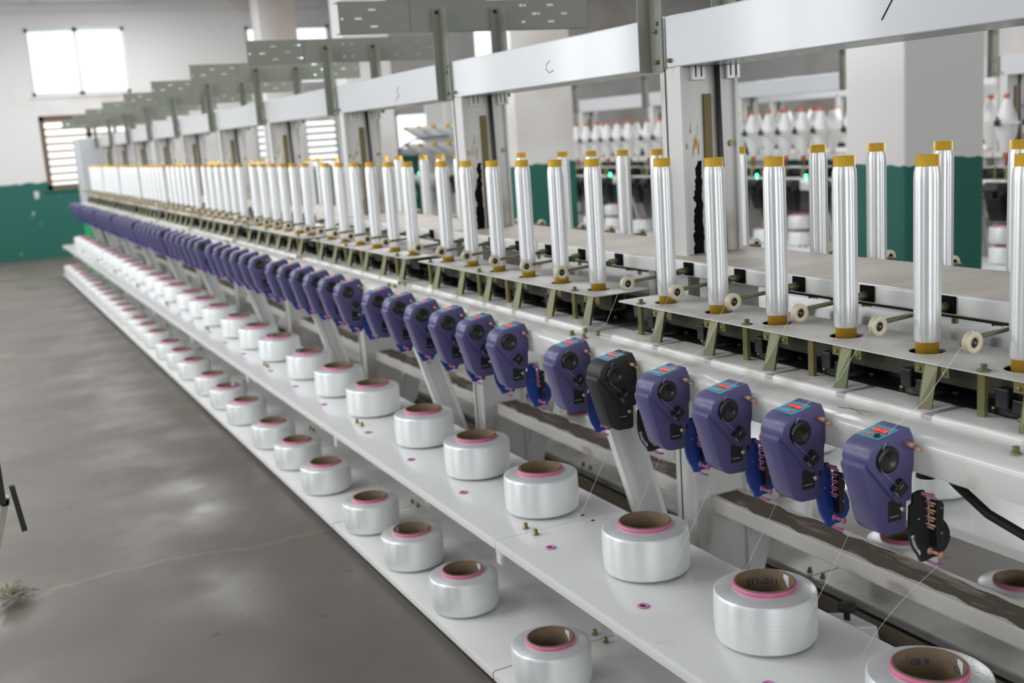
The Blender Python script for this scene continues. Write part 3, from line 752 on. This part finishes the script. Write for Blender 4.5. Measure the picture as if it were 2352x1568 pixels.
# ---- feeders
DIG = {0: 'L01170', 1: 'L01163', 2: 'L01176', 3: 'L00132', 4: 'L00131', 5: 'L00142'}
fd0 = make_feeder(M_purple, M_blackm, DIG[0], knob=True, peach=True)
fd1 = make_feeder(M_purple, M_blue, DIG[1]); fd2 = make_feeder(M_purple, M_blue, DIG[2]); fd3 = make_feeder(M_purple, M_blue, DIG[3])
fd4 = make_feeder(M_blackm, M_blackm, DIG[4], peach=True); fd5 = make_feeder(M_purple, M_blue, DIG[5])
FY = .180
for k in range(N):
    for j in range(6):
        loc = (1.285, sec_y(k)+FY+.2*j, .780)
        if k == 0:
            src = [fd0, fd1, fd2, fd3, fd4, fd5][j]
            lab = ['purple yarn feeder with black knob and black comb, nearest the camera', 'purple yarn feeder reading L01163, second from the right edge', 'purple yarn feeder reading L01176, third from the right edge',
                   'purple yarn feeder reading L00132, just right of the black feeder', 'only black-bodied yarn feeder among the purple ones on the bed', 'purple yarn feeder just left of the black feeder'][j]
            place(src, loc, lab, 'yarn feeders along the bed')
        else:
            lab = 'purple yarn feeder with red display, %s of six in %s' % (ORD[j], bay(k))
            keep = None if k < 4 else ('housing', 'control_panel', 'feed_wheel', 'tension_comb')
            dup([fd5, fd1, fd2, fd3][(j+k) % 4], loc, lab, 'yarn feeders along the bed', keep=keep)
# yellow arrow sticker on the comb of the second feeder, barcode on the two black combs
ch = [c for c in fd1.children if c.name.startswith('tension_comb')][0]
st = MB().box(.070, .088, .0128, .0139, -.001, .012).build('yellow_sticker', mat('yellow_sticker', (.55, .36, .03), .5), ch)
MB().box(.074, .082, .0120, .0128, .0050, .0062).prism([(.081, .0030), (.085, .0056), (.081, .0082)], .0120, .0128).build('arrow_mark', M_darkink, ch)
for f in (fd0, fd4):
    ch = [c for c in f.children if c.name.startswith('tension_comb')][0]
    q = MB().prism([(.0135, -.016), (.0190, -.015), (.0235, -.030), (.0345, -.049), (.0325, -.053), (.0190, -.033)], .0130, .0139).build('barcode_label', M_paper, ch)
    b = MB()
    for i in range(6): b.prism([(.0155+i*.0020, -.019-i*.0040), (.0195+i*.0020, -.019-i*.0040), (.0200+i*.0020, -.0212-i*.0040), (.0160+i*.0020, -.0212-i*.0040)], .0124, .0130)
    b.build('barcode_bars', M_darkink, ch)
# threads
for j in range(6):
    y = sec_y(0)+FY+.2*j
    pts = [(1.372, sec_y(0)+BOB[j]+.008, 1.088), (1.368, y+.05, .972), (1.250, y+.010, .9485), (1.224, y-.004, .930), (1.2125, y-.006, .912)]
    b = MB().tube(pts, .00035, 5)
    b.tube([(1.2125, y-.006, .912), (1.218, y-.006, .894), (1.250, y-.009, .862)], .00022, 5)
    z0 = .7055; tx, ty = 1.349, y+.004
    if j == 0: pts = [(tx, ty, z0), (1.345, ty+.06, .62), (1.33, ty+.13, .545), (1.328, ty+.15, .50), (1.325, ty+.16, .462)]
    else: pts = [(tx, ty, z0), (1.30, ty+.025, .59), (1.250, ty+.050, .475)]
    if j == 0:
        p0, p1, p2 = Vector(pts[0]), Vector((1.330, ty+.135, .55)), Vector((1.325, ty+.16, .462))
        pts = [p0*(1-q)**2+p1*2*q*(1-q)+p2*q*q for q in [i/10 for i in range(11)]]
    b.tube(pts, .0003, 5)
    tag(b.build('yarn_thread', M_thread), 'fine white thread of the %s yarn feeder, counted from the right edge' % ORD[j], 'thread', 'threads of the nearest feeders')

# ---- small things on and around the near machine
tag(text_obj('bed_writing', '965', .022, M_ink, lambda x, y: (1.352+y, 1.185-x, .9318), shear=.4), 'blue handwritten number on the white bed near the right edge', 'handwriting')
b = MB()
b.tube([(1.632, 1.640, 1.700), (1.632, 1.625, 1.645), (1.632, 1.655, 1.607)], .0012, 6)
tag(b.build('marker_stroke', M_darkink), 'long black marker stroke on the nearest white top beam', 'handwriting')
tag(MB().tube([(1.632, 2.985, 1.640), (1.632, 3.005, 1.632), (1.632, 3.01, 1.618), (1.632, 2.99, 1.606), (1.632, 2.965, 1.612)], .0008, 6).build('marker_digit', M_ink), 'faint handwritten 2 on the second white top beam', 'handwriting')
tag(MB().tube([(1.632, 4.26, 1.650), (1.632, 4.235, 1.643), (1.632, 4.265, 1.630), (1.632, 4.238, 1.612), (1.632, 4.285, 1.592)], .0008, 6).build('marker_digit', M_ink), 'faint handwritten 3 on the third white top beam', 'handwriting')
tag(MB().tube([(1.50, 1.52, .872), (1.50, 1.40, .815), (1.50, 1.344, .783), (1.50, 1.281, .751), (1.50, 1.209, .735), (1.50, 1.0, .70), (1.5, .8, .69)], .0085, 10).build('black_hose', M_rubber), 'thick black hose sagging below the bed at the right edge', 'hose')
f_ = MB().lathe([(0, .845), (.0165, .845), (.0165, .872), (0, .872)], 20, Matrix.Translation((1.36, 1.285, 0))).build('rubber_foot', M_rubber)
tag(f_, 'short black rubber cylinder under the bed beside the first feeder', 'rubber foot')
tag(MB().rod((1.90, .6, .165), (1.90, 6.4, .165), .022, 14).build('dusty_pipe', M_grime), 'dusty brown pipe running low between the two lower shelves', 'pipe')
tag(MB().box(1.449, 1.470, 1.0, 14.2, .395, .440).build('support_angle', M_blackm), 'black steel angle along the back edge of the upper shelf', 'support rail')
tag(MB().box(1.052, 1.058, 1.1, 14.26, .07, .097).build('shelf_gap_shade', M_blackm), 'dark strip added as shade under the front edge of the lower shelf', 'shade strip')  # black strip put in as the shade of the gap below the shelf
for k in range(N+1):
    t = thing('shelf_trestle', 'white steel trestle carrying both spool shelves, %s' % (('near end of the ' + bay(0)) if k == 0 else 'far end of the '+bay(k-1)), 'trestle', (0, sec_y(k), 0), 'shelf trestles')
    MB().box(1.078, 1.086, -.012, .012, .395, .436).box(1.40, 1.43, -.015, .015, FZ, .436).box(1.08, 1.44, -.02, .02, .418, .436).box(1.06, 1.49, -.02, .02, .07, .0965).build('trestle_frame', M_white, t) if k else MB().box(1.40, 1.43, -.015, .015, FZ, .436).box(1.08, 1.44, -.02, .02, .418, .436).build('trestle_frame', M_white, t)
tag(MB().tube([(1.330, 1.400, .9328), (1.342, 1.425, .9335), (1.350, 1.452, .9328)], .0004, 4).tube([(1.350, 1.398, .9328), (1.343, 1.430, .9337), (1.336, 1.462, .9328)], .0004, 4).build('fibre_scrap', M_darkink), 'dark crossed fibre scraps lying on the white bed behind the second feeder', 'fibre')
# clamp blocks and tilted plate seen under the rail
t = thing('belt_tensioner', 'grey steel block with a round knob under the rusty rail', 'tensioner', (1.80, 1.95, .119))
MB().prism([(-.07, 0), (.07, 0), (.05, .09), (-.03, .11)], -.05, .05, .004).build('tensioner_block', M_white, t)
MB().lathe([(0, .10), (.008, .10), (.008, .125), (.022, .128), (.022, .142), (0, .145)], 16).build('knob', M_blackm, t)
tag(MB().box(1.506, 2.053, 1.07, 14.2, .071, .080).build('floor_strip', mat('dark_strip', (.05, .048, .045), .5, .3)), 'dark strip on the floor between the lower shelves', 'drip tray')  # plain dark strip covering the floor between the shelves
# end cabinet
t = thing('end_cabinet', 'tall light grey cabinet closing the far end of the machine', 'cabinet', (1.41, 14.34, FZ))
M_cab = mat('light_grey_cabinet', (.56, .57, .60), .45)
MB().box(0, .66, 0, .62, .63, 1.62, .012).build('cabinet_body', M_cab, t)
MB().box(0, .66, 0, .62, 0, .63, .006).build('green_base', M_greenbox, t)

# ------------------------------------------------------------ second machine behind the pillars
X2 = 6.05; DX = X2-XC; Y2 = 3.73
def make_cone(full=True):
    t = thing('yarn_cone', '', 'yarn cone', (0, 0, -50))
    MB().lathe([(0, -.055), (.007, -.055), (.007, 0), (.020, 0), (.020, .050), (.018, .360), (.018, .385), (.012, .385), (0, .380)], 16).build('tube_end', M_coneend, t)
    MB().lathe([(.021, .030), (.028, .045), (.050, .115), (.066, .185), (.069, .205), (.062, .235), (.040, .300), (.024, .345), (.019, .355)], 24).build('wound_yarn', M_cone, t)
    return t
cone0 = make_cone()
def make_clip():
    t = thing('yarn_clip', '', 'clip', (0, 0, -50))
    MB().box(-.014, .014, -.016, .016, -.020, .014, .004).box(-.004, .004, -.006, .006, .014, .036).build('clip_body', M_blackm, t)
    MB().rod((0, -.012, -.005), (.01, -.075, 0), .003, 6).build('clip_rod', M_olive, t)
    return t
clip0 = make_clip()
def make_black_feeder():
    t = thing('covering_feeder', '', 'feeder', (0, 0, -50))
    b = MB().prism([(.01, .16), (-.05, .165), (-.085, .15), (-.09, .12), (-.055, .06), (-.045, .0), (-.02, -.07), (.0, -.075), (.012, .0)], 0, .11, .004)
    b.prism([(-.055, .12), (-.10, .11), (-.10, .07), (-.06, .07)], .02, .05, .002)
    b.build('feeder_body', M_black, t)
    MB().rod((-.06, -.01, .09), (-.06, .0, .09), .02, 16).build('feed_wheel', M_blackm, t)
    return t
bf0 = make_black_feeder()
for k in range(7):
    y = Y2+L*k; bn = 'second machine, %s bay from the right' % ORD[k]
    for src, lab, g in ((bed0, 'white bed of the', 'second machine beds'), (table0, 'tan centre cover of the', 'second machine covers'), (beam0, 'white top beam of the', 'second machine beams'),
                        (up0, 'white upper spool shelf of the', 'second machine upper shelves'), (lo0, 'white lower spool shelf of the', 'second machine lower shelves'), (plate0, 'cover plate of the', 'second machine plates')):
        dup(src, (DX, y, 0), '%s %s' % (lab, bn), g)
    for src, lab, g in ((post0, 'white frame post of the', 'second machine posts'), (hf0, 'grey bracket on the beam of the', 'second machine brackets'), (brace0, 'slanted brace of the', 'second machine braces')):
        dup(src, (DX, y+L, 0), '%s %s' % (lab, bn), g)
    for j, d in enumerate(BOB):
        wh = '%s of six in %s bay, second machine' % (ORD[j], ORD[k])
        place(cone0, (DX+1.487, y+d, 1.075), 'white double-tapered cone, front row, %s' % wh, 'front yarn cones of the second machine')
        dup(cone0, (DX+1.957, y+d, 1.075), 'white double-tapered cone, rear row, %s' % wh, 'rear yarn cones of the second machine')
        place(clip0, (DX+1.405, y+d, 1.290), 'dark clip in front of a cone, %s' % wh, 'yarn clips of the second machine')
        place(bf0, (DX+1.285, y+FY+.2*j-.02, .78), 'black yarn feeder, %s' % wh, 'black feeders of the second machine')
    for j in range(3):
        dup(sp_plain, (DX+1.277, y+UP[j], .458), 'white spool, upper shelf, %s of three in %s bay, second machine' % (['right', 'middle', 'left'][j], ORD[k]), 'second machine upper spools')
        dup(sp_plain, (DX+1.144, y+LO[j], .119), 'white spool, lower shelf, %s of three in %s bay, second machine' % (['right', 'middle', 'left'][j], ORD[k]), 'second machine lower spools')
        if (k*3+j) % 2 == 0:
            dup(sp_plain, (DX+1.277, y+UP[j], .578), 'extra white spool stacked on the %s spool, %s bay, second machine' % (['right', 'middle', 'left'][j], ORD[k]), 'stacked spools of the second machine')
tag(MB().box(DX+1.40, DX+1.408, Y2, Y2+7*L, 1.284, 1.292).build('clip_rail', M_steel), 'thin horizontal rail carrying the clips of the second machine', 'rail')
for i, (x, y, z) in enumerate(((5.585, 9.15, .972), (5.585, 6.98, .972), (5.585, 6.42, .972), (5.70, 7.72, 1.07), (5.70, 7.36, 1.07), (5.70, 5.77, 1.08), (5.585, 14.0, .965))):
    w_ = ['left of the nearest posts', 'lower left of a pair between bobbins', 'lower, behind the fourth front bobbin', 'upper left', 'upper, second from left', 'upper right, beside the pillar', 'far left, behind the creel'][i]
    t = tag(MB().lathe([(0, -.008), (.007, -.006), (.009, 0), (.007, .006), (0, .008)], 12, Matrix.Translation((x, y, z))).rod((x, y, .944 if z < 1 else 1.02), (x, y, z-.004), .002, 6).build('indicator_lamp', M_green_led), 'small glowing green lamp on the second machine, %s' % w_, 'lamp', 'green lamps')
tag(MB().rod((5.9, 3.5, 1.885), (5.9, 13, 1.86), .012, 8).build('air_pipe', M_bluepipe), 'light blue pipe running above the second machine', 'pipe')
# third machine, mostly hidden: frame only
X3 = 10.38-XC
for k in range(8):
    y = 3.3+L*k; bn = 'third machine, %s bay from the right' % ORD[k]
    dup(beam0, (X3, y, 0), 'distant white top beam, %s' % bn, 'third machine beams')
    dup(post0, (X3, y+L, 0), 'distant white frame post, %s' % bn, 'third machine posts')
    dup(bed0, (X3, y, 0), 'distant white bed, %s' % bn, 'third machine beds')
    dup(up0, (X3, y, 0), 'distant white shelf, %s' % bn, 'third machine shelves')
    for j, d in enumerate(BOB):
        dup(cone0, (X3+1.487, y+d, 1.075), 'distant white yarn cone, %s of six in %s bay, third machine' % (ORD[j], ORD[k]), 'third machine cones')
# creel with long packages
t = thing('yarn_creel', 'white steel creel holding long lying yarn packages, left of the pillar', 'creel', (5.9, 13.7, FZ))
MB().box(-.02, .02, -.02, .02, 0, 2.4).box(.9, .94, -.02, .02, 0, 2.4).box(-.02, .94, .62, .66, 0, 1.9).box(-.4, .95, -.02, .02, 1.44, 1.47).box(-.4, .95, -.02, .02, 1.18, 1.21).box(-.4, .95, -.02, .02, .74, .77).build('creel_frame', M_white, t)
pk0 = thing('lying_yarn_package', '', 'yarn package', (0, 0, -50))
RX = Matrix.Rotation(math.radians(108), 4, 'Y')
MB().lathe([(.026, .05), (.05, .12), (.105, .32), (.125, .45), (.105, .62), (.05, .80)], 20, RX).build('wound_yarn', M_cone, pk0)
MB().lathe([(0, 0), (.024, 0), (.028, .05), (0, .05)], 14, RX).build('gold_tip', M_gold, pk0)
i = 0
for z in (1.56, 1.34, .93):
    for q in range(4):
        place(pk0, (5.45+.05*q, 14.1-.36*q, z), 'tapered lying yarn package, %s from the left in the %s row of the creel' % (ORD[q], ['top', 'middle', 'bottom'][i]), 'packages lying in the creel')
    i += 1
tag(MB().tube([(5.2, 13.9, 1.0), (5.2, 13.75, 1.22), (5.2, 13.5, 1.34), (5.22, 13.2, 1.40), (5.3, 12.8, 1.42), (5.4, 12.5, 1.42)], .012, 8).build('curved_cable', mat('dark_blue_cable', (.05, .08, .13), .5)), 'dark curved cable arching in front of the creel', 'cable')

# ------------------------------------------------------------ bits at the left edge
t = thing('trolley', 'beige steel trolley frame cut off by the left picture edge', 'trolley', (0, 3.0, FZ))
MB().prism([(-.165, .0), (-.150, .0), (.017, .55), (.002, .55)], 0, .03).box(-.5, .017, 0, .03, .535, .555).box(-.6, -.15, 0, .6, .02, .05).build('trolley_frame', M_beige, t)
MB().prism([(.020, .59), (.033, .59), (.047, .47), (.034, .468)], -.03, -.01, .002).box(-.03, .009, -.02, .005, .545, .69).build('dark_lever', M_blackm, t)
tag(MB().box(-.30, -.062, 2.2, 2.5, FZ, .44, .01).build('speckled_block', mat('speckled_black', (.03, .03, .03), .5, noise=((.5, .5, .5), 60, .35, .42))), 'black and white speckled block at the lower left corner', 'block')
b = MB(); rnd = random.Random(5)
for i in range(90):
    a = rnd.uniform(0, 6.28); c = Vector((-.015+rnd.gauss(0, .018), 3.78+rnd.gauss(0, .03), FZ+.012+abs(rnd.gauss(0, .018)))); pts = []
    for q in range(5):
        pts.append(c+Vector((rnd.gauss(0, .016), rnd.gauss(0, .022), abs(rnd.gauss(0, .012)))))
    b.tube(pts, .0012, 4)
o = tag(b.build('yarn_waste', M_waste), 'tangled clump of dusty yarn waste on the floor at the left edge', 'yarn waste'); o['kind'] = 'stuff'

# any prototype never placed would sit below the floor: remove it
for o in [o for o in scene.objects if o.parent is None and o.location.z < -20]:
    for c in list(o.children):
        for g in list(c.children): bpy.data.objects.remove(g)
        bpy.data.objects.remove(c)
    bpy.data.objects.remove(o)
